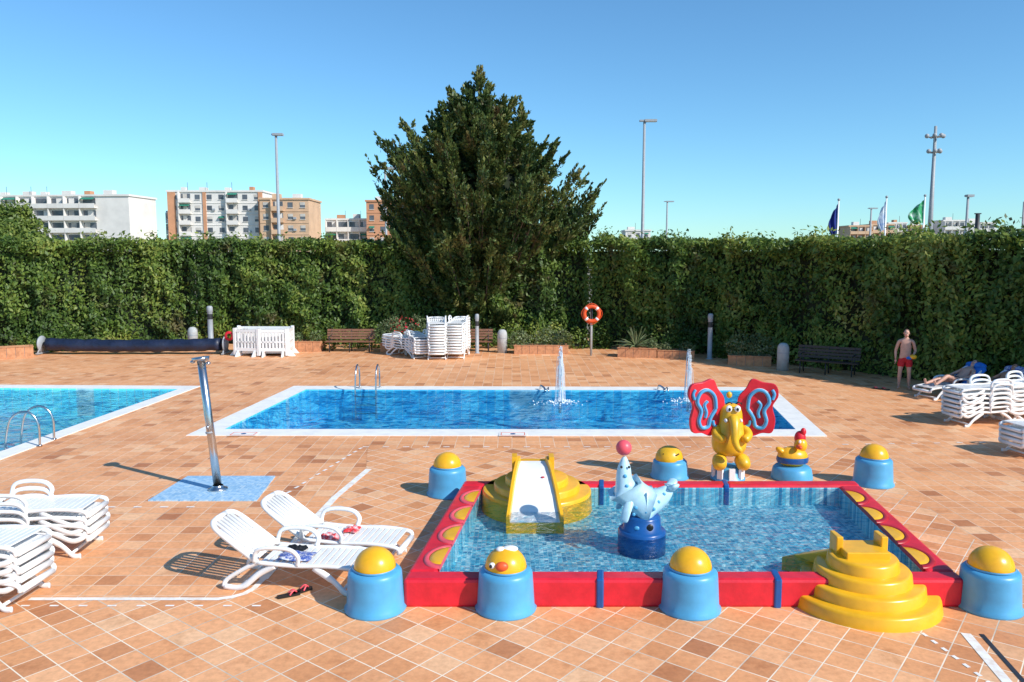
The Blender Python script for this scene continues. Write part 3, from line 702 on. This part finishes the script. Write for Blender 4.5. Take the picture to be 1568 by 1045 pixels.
# ---------------------------------------------------------------- cypress tree
def cypress():
    e=empty('cypress_tree',(0,0,0)); r=np.random.default_rng(21)
    cx,cy=-1.5,37.2
    zl=np.array([0,3.7,5.5,6.9,8.6,9.2,9.9,11.1,11.8]); rl=np.array([3.6,4.2,4.7,5.0,4.4,3.8,2.5,1.2,.15])
    zr=np.array([0,3.7,4.7,5.6,6.9,7.6,8.7,10.3,11.8]); rr_=np.array([3.4,4.1,5.1,5.6,5.4,4.5,3.5,1.8,.15])
    wood=B(); Cs=[];Ds=[];Ns=[];Ls=[]
    wood.tube(smoothpath([(cx,cy,0),(cx+.05,cy,3),(cx-.05,cy,6),(cx+.05,cy,9),(cx,cy,11.4)],5),list(np.linspace(.34,.03,21)),M_bark,10)
    wood.tube(smoothpath([(cx,cy,1.5),(cx+.8,cy-.1,4),(cx+1.5,cy,7),(cx+1.95,cy,10)],5),list(np.linspace(.2,.03,16)),M_bark,8)
    limbs=[]
    for dx,zt in((-4.7,9.4),(-3.5,10.0),(-2.35,10.2),(-1.3,11.3),(0,12.1),(-.45,11.6),(.45,11.5),(1.95,10.7),(2.4,10.0),(3.5,9.1),(2.9,8.9),(4.4,7.95),(5.7,7.2),(5.6,6.1),(-4.8,7.2),(-5.1,8.3),(5.0,7.0),(-2.9,9.1),(-4.1,8.6),(-4.6,6.3),(4.9,5.6),(5.3,6.5),(-4.1,5.4),(1.3,10.3),(-1.9,10.4),(4.5,4.9)):
        st=max(.8,zt-abs(dx)*1.0-1.0)
        o=cx if dx<1.5 or zt<9 else cx+1.2
        limbs.append((np.array([o,cy,st]),np.array([cx+dx,cy+r.uniform(-.6,.6),zt]),1))
    for j in range(430):
        az=r.uniform(0,2*math.pi); zt=r.uniform(.5,10.9)
        if r.uniform()<.35: az=r.uniform(math.pi*1.05,math.pi*1.95)   # more limbs on the side facing the camera
        if r.uniform()<.3: zt=r.uniform(4.0,9.0)
        f=(1+math.cos(az))/2
        Rm=np.interp(zt,zr,rr_)*f+np.interp(zt,zl,rl)*(1-f)
        spike=r.uniform()<.24
        Rm*=r.uniform(.92,1.03) if spike else r.uniform(.60,.93)
        if zt<4 and math.sin(az)<0: Rm*=.85
        st=max(.15,zt-Rm*r.uniform(.45,.95)-.2)
        limbs.append((np.array([cx,cy,st]),np.array([cx+Rm*math.cos(az),cy+Rm*math.sin(az),zt+(.35 if spike else 0)]),1 if spike else 0))
    def spray(p0,p1,rad0,n,tipw=.05):
        d=p1-p0; Ln=np.linalg.norm(d); d/=Ln
        t=r.uniform(0,1,n)**.85; rad=rad0*(1-t)**.7+tipw
        off=r.normal(size=(n,3)); off/=np.linalg.norm(off,axis=1,keepdims=True)
        q=rad*r.uniform(.3,1,n)**.5
        P=p0+d*(t*Ln)[:,None]+off*q[:,None]
        Cs.append(P); Ds.append(d*1.1+off*.7+r.normal(size=(n,3))*.3+np.array([0,0,.25])); Ns.append(off+r.normal(size=(n,3))*.45)
        Ls.append(r.uniform(.11,.26,n))
    for (a,c,sp_) in limbs:
        d=c-a; Ln=np.linalg.norm(d); mid=(a+c)/2+np.array([0,0,-.14*Ln])
        pts=smoothpath([tuple(a),tuple(mid),tuple(c)],5)
        wood.tube(pts,list(np.linspace(.06,.010,len(pts))),M_bark,5)
        P=[np.array(p) for p in pts]
        for i in range(4,len(P)-1):
            t=i/(len(P)-1)
            for _ in range(4 if not sp_ else 3):
                dd=(P[i+1]-P[i]); dd/=np.linalg.norm(dd)
                s=dd*.85+r.normal(size=3)*(.62 if not sp_ else .38)+np.array([0,0,.18]); s/=np.linalg.norm(s)
                ll=r.uniform(.45,1.1)*(1.2-t*.7)
                spray(P[i],P[i]+s*ll,.20,int(28*ll)+8,.02)
        spray(P[-4],P[-1]+(P[-1]-P[-2])*.5,.24,90,.012)
    C=np.concatenate(Cs);D=np.concatenate(Ds);Nn=np.concatenate(Ns);Lf=np.concatenate(Ls)
    C[:,2]=np.maximum(C[:,2],.05)
    leaves('leaf_sprays',C,D,Nn,Lf,Lf*.5,M_tree,e)
    core=B()
    core.sphere((cx-.1,cy+.2,3.6),(2.9,2.2,3.5),M_hedged); core.sphere((cx+.1,cy+.2,6.3),(2.8,2.0,2.5),M_hedged)  # solid ellipsoids, painted near-black in place of shade inside the crown
    core.done('crown_shade_core',parent=e); wood.done('trunk_and_limbs',parent=e)
cypress()

tb=empty('background_trees')
blob_leaves('leaves',[((-27.8,43,5.1),(2.3,2,1.6)),((-31,44,5.4),(3,2,1.9)),((-25.6,40,4.0),(1.6,1.5,1.4)),((-29,41,3.6),(3,2,2)),((-23.9,40,4.1),(1.3,1,.9)),((-26.6,43,5.6),(1.2,1,.9))],120,M_bushy,.18,tb,3)
b=B()
for c,rad in(((-27.8,43,4.3),(1.9,1.6,1.7)),((-31,44,4.6),(2.5,1.6,1.8)),((-29,41.2,2.6),(2.4,1.5,1.8))): b.sphere(c,rad,M_hedged)  # solid dark cores, crown shade put into their colour
for x,y in((-27.5,43),(-31,44),(-25.3,40)): b.tube([(x,y,0),(x+.1,y,3.5)],[.2,.1],M_bark,8)
b.done('trunks_and_shade_cores',parent=tb)

def planter(x0,y0,x1,y1,h,shrubs,name='brick_planter'):
    e=empty(name); b=B(); d=Vector((x1-x0,y1-y0)); Ln=d.length; rz=math.atan2(d.y,d.x)
    T=Matrix.Translation((x0,y0,0))@Matrix.Rotation(rz,4,'Z')
    W=.9
    nb=max(2,int(Ln/.28)); bw=Ln/nb
    for k in range(nb): b.box(((k+.5)*bw,.06,h/2),(bw-.012,.12,h),M_brick,T)
    b.box((Ln/2,.075,h/2-.01),(Ln-.02,.10,h-.03),M_conc,T)
    b.box((Ln/2,W-.06,h/2),(Ln,.12,h),M_brick,T)
    b.box((.06,W/2,h/2-.001),(.12,W-.24,h-.002),M_brick,T); b.box((Ln-.06,W/2,h/2-.001),(.12,W-.24,h-.002),M_brick,T)
    b.box((Ln/2,W/2,h-.08),(Ln-.25,W-.25,.04),M_earth,T)
    b.box((Ln/2,.06,h+.012),(Ln+.04,.16,.02),M_brick,T)
    b.done('brick_walls',parent=e,bevel=.008)
    el_=[]
    for (fx,rx,rzh) in shrubs:
        p=T@Vector((Ln*fx,W/2,h+rzh*.6)); el_.append(((p.x,p.y,p.z),(rx,.38,rzh)))
    if el_: blob_leaves('shrub_leaves',el_,260,M_shrub,.07,e,int(abs(x0*10))+2)
    return e
planter(-21.5,29.2,-18.7,30.9,.42,[(.2,.4,.3)])
planter(-9.15,32.6,-7.9,32.6,.42,[(.1,.3,.22),(.8,.3,.25)])
planter(-5.4,32.4,-4.4,32.4,.38,[(.2,.45,.5),(.75,.4,.4)])
planter(.08,31.9,2.28,31.9,.34,[(.12,.42,.38),(.62,.55,.42),(.88,.4,.38)])
planter(4.12,30.9,5.6,30.6,.36,[(.9,.2,.2)])
planter(5.62,30.6,7.0,30.3,.30,[(.2,.3,.15),(.8,.3,.2)])
planter(7.85,28.7,9.3,28.3,.34,[(.3,.55,.5),(.75,.5,.45)])
fl=empty('flowering_shrub'); blob_leaves('leaves',[((-4.9,32.9,.95),(.55,.4,.45)),((-3.9,33.0,.9),(.6,.4,.5))],240,M_shrub,.08,fl,9); blob_leaves('red_flowers',[((-4.5,32.7,1.1),(.6,.4,.35))],40,M_flower,.07,fl,10)
sh=empty('low_shrubs')
ell=[]
for i in range(26):
    x=-20+i*.95; 
    if -12<x<-7: continue
    y=np.interp(x,[-21,-14,-5,3.3],[32.3,34.2,34.3,34.0])-.1
    if x<-17 or x>-11: ell.append(((x,y,.35),(.55,.4,random.uniform(.3,.75))))
ell+= [((8.3,30.9,.4),(.6,.5,.7)),((6.2,31.6,.4),(.7,.5,.8)),((-8.0,33.3,.5),(.7,.4,.6)),((-3.0,33.5,.4),(.9,.4,.55))]
blob_leaves('leaves',ell,150,M_hedge,.10,sh,5)
b=B(); random.seed(4)
for k in range(60):
    a=random.uniform(0,2*math.pi); el_a=random.uniform(.25,1.35); Lg=random.uniform(.75,1.05)
    dx,dy=math.cos(a),math.sin(a); pts=[];
    for t in(0,.25,.5,.75,1): pts.append((dx*Lg*t*math.cos(el_a),dy*Lg*t*math.cos(el_a)*.8,.0+Lg*t*math.sin(el_a)-.35*t*t*math.cos(el_a)))
    b.tube(smoothpath(pts,2),[.03,.035,.035,.03,.028,.022,.016,.01,.003],M_shrub,4,flat=.3 if k%2 else 1)
b.done('agave_plant',(4.85,31.1,.38))

def ladder(name,loc,rz,steps=3):
    b=B()
    for s in(-.3,.3):
        pts=smoothpath([(s,.35,0),(s,.35,.45),(s,.22,.68),(s,.0,.72),(s,-.22,.55),(s,-.33,.1),(s,-.36,-.3),(s,-.36,-.8)],6)
        b.tube(pts,.024,M_steel,10); b.lathe([(0,0),(.055,0),(.05,.02),(.026,.025)],(s,.35,0),M_steel,14)
    for k in range(steps): b.box((0,-.36,-.15-k*.25),(.58,.10,.03),M_steel)
    b.done(name,loc,rz)
ladder('pool_ladder',(-4.28,23.32,.02),0); ladder('pool_ladder',(-10.25,16.6,.02),R(-86))

def jet(x,y,h,spread):
    b=B(); random.seed(int(x*10))
    for k in range(20):
        a=random.uniform(0,2*math.pi); s=random.uniform(.02,spread); hh=h*random.uniform(.6,1.0)
        pts=[(s*q/8*math.cos(a),s*q/8*math.sin(a),hh*(1-(1-q/8)**2)) for q in range(9)]
        pts2=[(s*(1+.9*q/8)*math.cos(a),s*(1+.9*q/8)*math.sin(a),hh*(1-(q/8)**2)) for q in range(1,9)]
        b.tube(pts+pts2,random.uniform(.003,.007),M_foam,4,cap=False)
    for k in range(200):
        a=random.uniform(0,2*math.pi); d=abs(random.gauss(0,.2)); b.sphere((d*math.cos(a)*1.7,d*math.sin(a),random.uniform(-.02,.03+.25*max(0,.3-d))),random.uniform(.008,.026),M_foam,seg=6,rings=4)
    for k in range(260): 
        a=random.uniform(0,2*math.pi); zz=random.uniform(.05,1); d=spread*1.6*(1-.6*zz)*random.uniform(0,1); b.sphere((d*math.cos(a),d*math.sin(a),zz*h),random.uniform(.005,.014),M_foam,seg=5,rings=3)
    b.tube([(0,.1,-.3),(0,0,.02)],.04,M_steel,8)
    b.done('water_jet',(x,y,-.03))
jet(1.32,21.5,1.55,.09); jet(4.88,21.7,1.45,.08)
b=B()
for x in(.85,4.35):
    b.tube(smoothpath([(x,23.4,.03),(x,23.3,.14),(x+.1,23.1,.10),(x+.12,23.0,.02)],4),.03,M_steel,8)
    b.tube([(x+.2,23.4,.03),(x+.22,23.2,.1),(x+.22,23.0,.02)],.02,M_steel,8)
b.done('water_spout_fixture')

# ---------------------------------------------------------------- people
def hand(parent,wr,dirv,side,mat):
    d=Vector(dirv).normalized(); s=Vector(side).normalized(); s=(s-d*s.dot(d)).normalized(); n=d.cross(s)
    wr=Vector(wr)
    skin('palm',[wr,wr+d*.045,wr+d*.085],[(0,1),(1,2)],[(.024,.020),(.038,.016),(.036,.014)],mat,parent,2)
    for k,(o,l) in enumerate(((-.03,.062),(-.01,.075),(.01,.078),(.03,.07))):
        p=wr+d*.07+s*o; q=p+d*l*.6+n*.006; t=q+d*l*.45+n*.028
        skin('finger',[p,q,t],[(0,1),(1,2)],[.0095,.009,.007],mat,parent,1)
    p=wr+d*.03+s*.03; q=p+d*.03+s*.03; t=q+d*.03+s*.008+n*.01
    skin('thumb',[p,q,t],[(0,1),(1,2)],[.012,.011,.008],mat,parent,1)
def human(name,J,skinm,loc,rz,short=None,shirt=None,face=(0,-1,0),up=(0,0,1),hair=M_hair,swim=False):
    e=empty(name,loc,rz)
    ks=['pelvis','waist','chest','collar','neck','headb','hipL','kneeL','calfL','ankL','heelL','toeL','hipR','kneeR','calfR','ankR','heelR','toeR','shL','elL','forL','wrL','shR','elR','forR','wrR']
    P={k:Vector(J[k]) for k in J}
    for s in'LR':
        P['calf'+s]=P['knee'+s].lerp(P['ank'+s],.32); P['for'+s]=P['el'+s].lerp(P['wr'+s],.25)
    P['headb']=P['neck'].lerp(P['head'],.35)
    rad=dict(pelvis=(.155,.115),waist=(.15,.11),chest=(.175,.12),collar=(.12,.085),neck=(.058,.058),headb=(.055,.055),sh=(.062,.062),el=(.042,.042),wr=(.027,.024),hip=(.10,.10),knee=(.058,.058),calf=(.062,.062),ank=(.036,.036),heel=(.04,.035),toe=(.042,.022));rad['for']=(.042,.042)
    idx={k:i for i,k in enumerate(ks)}
    E=[('pelvis','waist'),('waist','chest'),('chest','collar'),('collar','neck'),('neck','headb')]
    for s in'LR': E+=[('pelvis','hip'+s),('hip'+s,'knee'+s),('knee'+s,'calf'+s),('calf'+s,'ank'+s),('ank'+s,'heel'+s),('heel'+s,'toe'+s),('collar','sh'+s),('sh'+s,'el'+s),('el'+s,'for'+s),('for'+s,'wr'+s)]
    rr=[rad.get(k) or rad[k[:-1]] for k in ks]
    skin('body',[P[k] for k in ks],[(idx[a],idx[c]) for a,c in E],rr,skinm,e,2)
    if short:
        kk=.62 if not swim else .12
        vs=[P['waist'].lerp(P['pelvis'],.35),P['pelvis'],P['hipL'],P['hipL'].lerp(P['kneeL'],kk),P['hipR'],P['hipR'].lerp(P['kneeR'],kk)]
        skin('swim_shorts',vs,[(0,1),(1,2),(2,3),(1,4),(4,5)],[(.165,.125),(.172,.13),.12,.105,.12,.105],short,e,2,root=1)
    if shirt:
        skin('top',[P['chest'].lerp(P['waist'],.3),P['chest']],[(0,1)],[(.18,.128),(.182,.128)],shirt,e,2)
    f=Vector(face).normalized(); u=Vector(up).normalized(); u=(u-f*u.dot(f)).normalized(); sd=f.cross(u)
    Mh=Matrix((( sd.x,-f.x,u.x,0),(sd.y,-f.y,u.y,0),(sd.z,-f.z,u.z,0),(0,0,0,1)))
    Mh=Matrix.Translation(P['head'])@Mh
    b=B()
    b.sphere((0,.01,.02),(.076,.096,.10),skinm,Mh); b.sphere((0,-.03,-.05),(.058,.062,.065),skinm,Mh)
    b.sphere((0,-.10,-.012),(.014,.024,.026),skinm,Mh,10,8)
    for s in(-1,1):
        b.sphere((s*.03,-.083,.012),(.014,.009,.009),M_eyew,Mh,10,8); b.sphere((s*.03,-.091,.012),(.006,.004,.006),M_blk,Mh,8,6)
        b.sphere((s*.077,.01,.0),(.012,.022,.032),skinm,Mh,10,8); b.sphere((s*.03,-.088,.032),(.018,.008,.005),hair,Mh,8,6)
    b.sphere((0,-.088,-.055),(.024,.008,.007),M_pink,Mh,10,6)
    b.sphere((0,.03,.045),(.082,.092,.088),hair,Mh)
    b.done('head',parent=e)
    for s,q in(('L',1),('R',-1)):
        hand(e,P['wr'+s],P['wr'+s]-P['el'+s],(0,-1,.1) if abs((P['wr'+s]-P['el'+s]).normalized().y)<.8 else (q,0,0),skinm)
    return e
J=dict(pelvis=(0,0,.93),waist=(0,-.01,1.10),chest=(0,0,1.30),collar=(0,.01,1.45),neck=(0,0,1.53),head=(0,-.03,1.66),
 hipL=(.095,0,.87),kneeL=(.12,-.03,.49),ankL=(.13,.02,.09),heelL=(.13,.03,.04),toeL=(.15,-.16,.03),
 hipR=(-.095,0,.87),kneeR=(-.13,-.06,.49),ankR=(-.14,-.02,.09),heelR=(-.14,-.01,.04),toeR=(-.17,-.20,.03),
 shL=(.19,.01,1.42),elL=(.26,.03,1.14),wrL=(.20,-.18,1.02),
 shR=(-.19,.01,1.42),elR=(-.27,.02,1.13),wrR=(-.26,-.06,.88))
h=human('standing_man',J,M_skin,(11.75,23.6,.005),R(-25),M_shorts)
b=B(); b.sphere((.20,-.30,1.0),(.10,.08,.07),M_yel,seg=14,rings=8); b.sphere((.10,-.30,.96),(.09,.06,.05),M_towel,seg=14,rings=8); b.done('held_towel',parent=h)
JR=dict(pelvis=(-.22,0,.47),waist=(-.40,0,.52),chest=(-.56,0,.64),collar=(-.68,0,.74),neck=(-.75,0,.80),head=(-.86,0,.90),
 hipL=(-.16,.09,.46),kneeL=(.24,.12,.62),ankL=(.60,.12,.42),heelL=(.64,.12,.40),toeL=(.70,.12,.52),
 hipR=(-.16,-.09,.46),kneeR=(.28,-.12,.50),ankR=(.70,-.13,.41),heelR=(.74,-.13,.40),toeR=(.78,-.13,.55),
 shL=(-.66,.18,.72),elL=(-.42,.30,.60),wrL=(-.20,.24,.56),shR=(-.66,-.18,.72),elR=(-.42,-.30,.60),wrR=(-.2,-.25,.56))
def recliner(loc,rz,name,sk,shorts,shirt,towel):
    b=B(); lounger(b,None,38)
    if towel:
        vs=[];fs=[]
        ca,sa=math.cos(R(38)),math.sin(R(38)); n=12
        for i in range(n+1):
            t=-.1+i*.9/n
            for j,y in enumerate((-.36,-.3,-.1,.1,.3,.36)):
                zz=.385+t*sa+(-.12 if abs(y)>.33 else 0)+.01*math.sin(9*t+5*y); 
                vs.append((-.28-t*ca,y,zz))
        for i in range(n):
            for j in range(5): a=i*6+j; fs.append((a,a+1,a+7,a+6))
        b.add(vs,fs,towel,True)
        b.sphere((-.92,0,.86),(.14,.33,.10),towel)
    b.done('sun_lounger',loc,rz)
    human(name,JR,sk,loc,rz,shorts,shirt,face=(.85,0,.55),up=(-.5,0,.85),swim=True)
recliner((12.35,22.2,.005),R(198),'reclining_sunbather',M_skin,M_bikini,M_bikini,M_towel)
recliner((13.0,21.3,.005),R(203),'reclining_sunbather',M_skin2,M_bikini,None,M_btow)
b=B(); flip(0,0,2.2); flip(-.2,.1,2.0); b.done('flip_flops',(11.1,23.4,.006))

# ---------------------------------------------------------------- lamp posts, mast, flags
def lamp(x,y,h,arm,r=.11,head=.9,name='street_lamp'):
    b=B(); b.lathe([(0,0),(r*1.4,0),(r*1.1,1.0),(r*.7,h),(0,h)],(0,0,0),M_galv,12)
    b.tube([(0,0,h-.1),(arm*.4,0,h+.02),(arm,0,h+.02)],.05,M_galv,8)
    b.box((arm*.75,0,h+.04),(head,.4,.16),M_grey); b.box((arm*.75,0,h-.045),(head*.8,.3,.02),M_eyew)
    if arm>0: b.box((-head*.2,0,h+.03),(head*.4,.3,.12),M_grey)
    b.done(name,(x,y,0))
lamp(-17.4,60,12.75,.2,.13,.75); lamp(9.75,60,13.75,.6,.13,.9); lamp(-9.4,60,10.3,.5,.1,.8)
lamp(23.1,120,11.8,.5,.16,1.2); lamp(53.5,120,10.8,.4,.16,1.2); lamp(33.9,60,8.3,.15,.12,.5)
b=B(); b.lathe([(0,0),(.24,0),(.1,13.4),(0,13.4)],(0,0,0),M_galv,14)
for zz,w in((12.6,.6),(11.5,.42)):
    b.tube([(-w,0,zz),(w,0,zz)],.04,M_galv,8); b.tube([(0,-w,zz),(0,w,zz)],.04,M_galv,8)
    for x,y in((-w,0),(w,0),(-w*.4,-.4),(w*.4,-.4)): b.sphere((x,y,zz+.08),(.17,.15,.17),M_grey,seg=10,rings=8)
    b.lathe([(.4,-.03),(.4,.03),(.36,.03),(.36,-.03),(.4,-.03)],(0,0,zz),M_galv,20)
b.done('floodlight_mast',(31.2,60,0))
M_fb=pmat('navy_flag',(.01,.03,.22),.8,.2,2); M_fw=pmat('white_blue_flag',(.70,.76,.82),.8,.3,1.5,dirt=(.10,.25,.55)); M_fg=pmat('green_flag',(.02,.33,.12),.8,.3,2,dirt=(.75,.8,.75))
def flag(x,y,h,mat,fw,fh,drift):
    b=B(); b.lathe([(0,0),(.09,0),(.05,h),(0,h)],(0,0,0),M_eyew,10); b.sphere((0,0,h+.05),.1,M_grey)
    vs=[];fs=[];nu,nv=14,16
    for j in range(nv+1):
        v=j/nv
        for i in range(nu+1):
            u=i/nu
            w=fw*(.35+.65*math.sin(v*2.6+.3))
            vs.append((-.05+drift*u*w, .14*math.sin(u*11+v*2)*(.3+u), h-.25-v*fh*(1-.25*u)-u*.55*fh*.6))
    for j in range(nv):
        for i in range(nu): a=j*(nu+1)+i; fs.append((a,a+1,a+nu+2,a+nu+1))
    b.add(vs,fs,mat,True); b.done('flagpole_with_flag',(x,y,0))
flag(24.3,60,8.0,M_fb,.7,2.2,-1); flag(27.85,60,8.2,M_fw,.6,2.1,-1); flag(30.7,60,8.3,M_fg,1.2,1.7,-1)
b=B(); b.lathe([(0,0),(.35,0),(.3,10),(0,10)],(0,0,0),M_dark,12); b.box((0,0,10.05),(.8,.5,.15),M_dark); b.done('chimney_stack',(69.4,120,0))
b=B(); b.tube([(0,0,0),(0,0,6.6)],.07,M_galv,8); b.box((0,-.1,5.6),(1.3,.08,2.0),M_grey); b.box((0,-.145,5.6),(1.1,.01,1.8),M_galv); b.done('road_sign',(25.95,40,0))

# ---------------------------------------------------------------- buildings
M_bw=pmat('white_render_wall',(.80,.75,.68),.85,.12,.3); M_bt=pmat('tan_brick_wall',(.68,.44,.27),.85,.15,.3); M_bo=pmat('orange_brick',(.62,.30,.16),.85,.15,.4)
M_glass=pmat('window_glass',(.12,.13,.15),.2,.5,.5); M_roof=pmat('roof_gravel',(.4,.37,.33),.9,.1); M_awg=pmat('green_awning',(.03,.22,.14),.8,.1); M_shut=pmat('window_shutter',(.6,.55,.48),.7,.3,.4)
def building(name,x0,x1,y,depth,h,rows,cols,wall,style='win',piers=None,endwall=None,rz=0,seed=1):
    rnd=random.Random(seed); e=empty(name,((x0+x1)/2,y,0),rz); w=x1-x0
    b=B(); b.box((0,depth/2,h/2),(w,depth,h),wall); b.done('walls',parent=e)
    b=B(); b.box((0,depth/2,h+.25),(w+.6,depth+.6,.5),M_bw if wall is M_bw else wall); b.box((0,depth/2,h+.53),(w-1,depth-1,.06),M_roof)
    for k in range(int(w/6)):
        x=-w/2+3+k*6+rnd.uniform(-1,1); b.box((x,depth*.4,h+1.1),(rnd.uniform(1,2.6),2,rnd.uniform(.9,1.8)),rnd.choice([M_bw,M_bo,wall])); 
        if rnd.random()<.5: b.tube([(x+1.5,depth*.3,h+.5),(x+1.5,depth*.3,h+3)],.06,M_dark,5)
    b.done('roof',parent=e)
    wi=B(); bl=B(); fh=h/rows; cw=w/cols
    for r_ in range(rows):
        z0=r_*fh
        if z0+fh<6: continue
        for c_ in range(cols):
            x=-w/2+(c_+.5)*cw
            if endwall and (x>w/2-endwall): continue
            if style=='balc' or (style=='mix' and c_%4 in(1,)):
                wi.box((x,-.02,z0+fh*.60),(cw*.80,.06,fh*.50),M_glass)
                if rnd.random()<.6: wi.box((x+cw*rnd.uniform(-.25,.25),-.07,z0+fh*.62),(cw*.34,.06,fh*.42),rnd.choice([M_shut,M_bw]))
                bl.box((x,-.65,z0+fh*.06),(cw*.98,1.3,.22),wall); bl.box((x,-1.26,z0+fh*.24),(cw*.98,.10,fh*.34),M_bw if wall is M_bw else wall)
                bl.box((x-cw*.49,-.6,z0+fh*.5),(.22,1.2,fh*.96),wall)
                if rnd.random()<.15: bl.box((x,-1.0,z0+fh*.8),(cw*.8,1.2,.12),M_awg,rx=R(25))
            else:
                wi.box((x,-.02,z0+fh*.55),(cw*.42,.06,fh*.44),M_glass); bl.box((x,-.08,z0+fh*.30),(cw*.48,.2,.12),M_bw)
                if rnd.random()<.5: wi.box((x,-.07,z0+fh*.66),(cw*.42,.05,fh*.24),M_shut)
                if rnd.random()<.10: bl.box((x,-.4,z0+fh*.72),(cw*.5,.8,.08),M_awg,rx=R(35))
                if rnd.random()<.2: bl.box((x+cw*.36,-.2,z0+fh*.4),(.8,.4,.6),M_grey)
    if style!='balc':
        for r_ in range(rows): bl.box((0,-.06,r_*fh),(w,.1,.14),wall)
    if piers:
        for p,pw in piers: bl.box((p,-.1,h/2),(pw,.3,h),M_bo)
    wi.done('windows',parent=e); bl.done('balconies_and_sills',parent=e)
building('white_apartment_building',-166,-101,215,14,19.3,6,15,M_bw,'balc',endwall=9,rz=R(-4),seed=2)
building('white_balcony_apartment_building',-101,-90,236,12,16.2,5,3,M_bw,'balc',seed=3)
building('cream_apartment_building',-96,-69.5,225,14,21.3,7,8,M_bw,'mix',piers=[(-12.2,2.2),(-3,.9),(12.6,1.2)],seed=4)
building('tan_apartment_building',-69.5,-56,222,14,19.0,6,4,M_bt,'mix',seed=5)
building('low_white_apartment_building',-55.5,-42,240,12,14.2,4,4,M_bw,'balc',seed=6)
building('brown_apartment_building',-42.5,-30,235,14,19.3,6,4,M_bo,'win',seed=7)
building('distant_white_house',41,50,290,10,12.4,4,3,M_bw,'win',seed=8)
rnd=random.Random(9)
x=124; i=0
while x<172:
    w=rnd.uniform(6,11); hh=rnd.uniform(13.2,15.8)+(1 if x>150 else 0)
    building('distant_apartment_block',x,x+w,300+rnd.uniform(-6,6),10,hh,5,3,rnd.choice([M_bw,M_bw,M_bt]),rnd.choice(['balc','win']),seed=20+i); x+=w+rnd.uniform(.3,2); i+=1

# ---------------------------------------------------------------- sky, sun, camera
w=bpy.data.worlds.new('World'); sc.world=w; w.use_nodes=True; nt=w.node_tree
bg=nt.nodes['Background']; sky=nt.nodes.new('ShaderNodeTexSky'); sky.sky_type='NISHITA'; sky.sun_disc=False
sky.sun_elevation=R(37); sky.sun_rotation=R(125); sky.air_density=1.0; sky.dust_density=.1; sky.ozone_density=2.0; sky.altitude=0
tm=nt.nodes.new('ShaderNodeMix'); tm.data_type='RGBA'; tm.blend_type='MULTIPLY'; tm.inputs[0].default_value=1; tm.inputs[7].default_value=(.60,.98,1.20,1)
nt.links.new(sky.outputs[0],tm.inputs[6]); nt.links.new(tm.outputs[2],bg.inputs[0]); bg.inputs[1].default_value=.14
sd=bpy.data.lights.new('sun','SUN'); sd.energy=5.0; sd.angle=R(.5); sd.color=(1,.96,.90)
so=bpy.data.objects.new('sun',sd); sc.collection.objects.link(so)
d=Vector((-.82*math.cos(R(37)),.57*math.cos(R(37)),-math.sin(R(37))))
so.rotation_euler=d.to_track_quat('-Z','Y').to_euler(); so.location=(20,-20,30)
cd=bpy.data.cameras.new('camera'); cam=bpy.data.objects.new('camera',cd); sc.collection.objects.link(cam)
cd.lens=28.0; cd.sensor_width=36; cd.clip_end=9000; cd.clip_start=.1
cam.location=(0,0,4); cam.rotation_euler=(R(83.8),0,0); sc.camera=cam
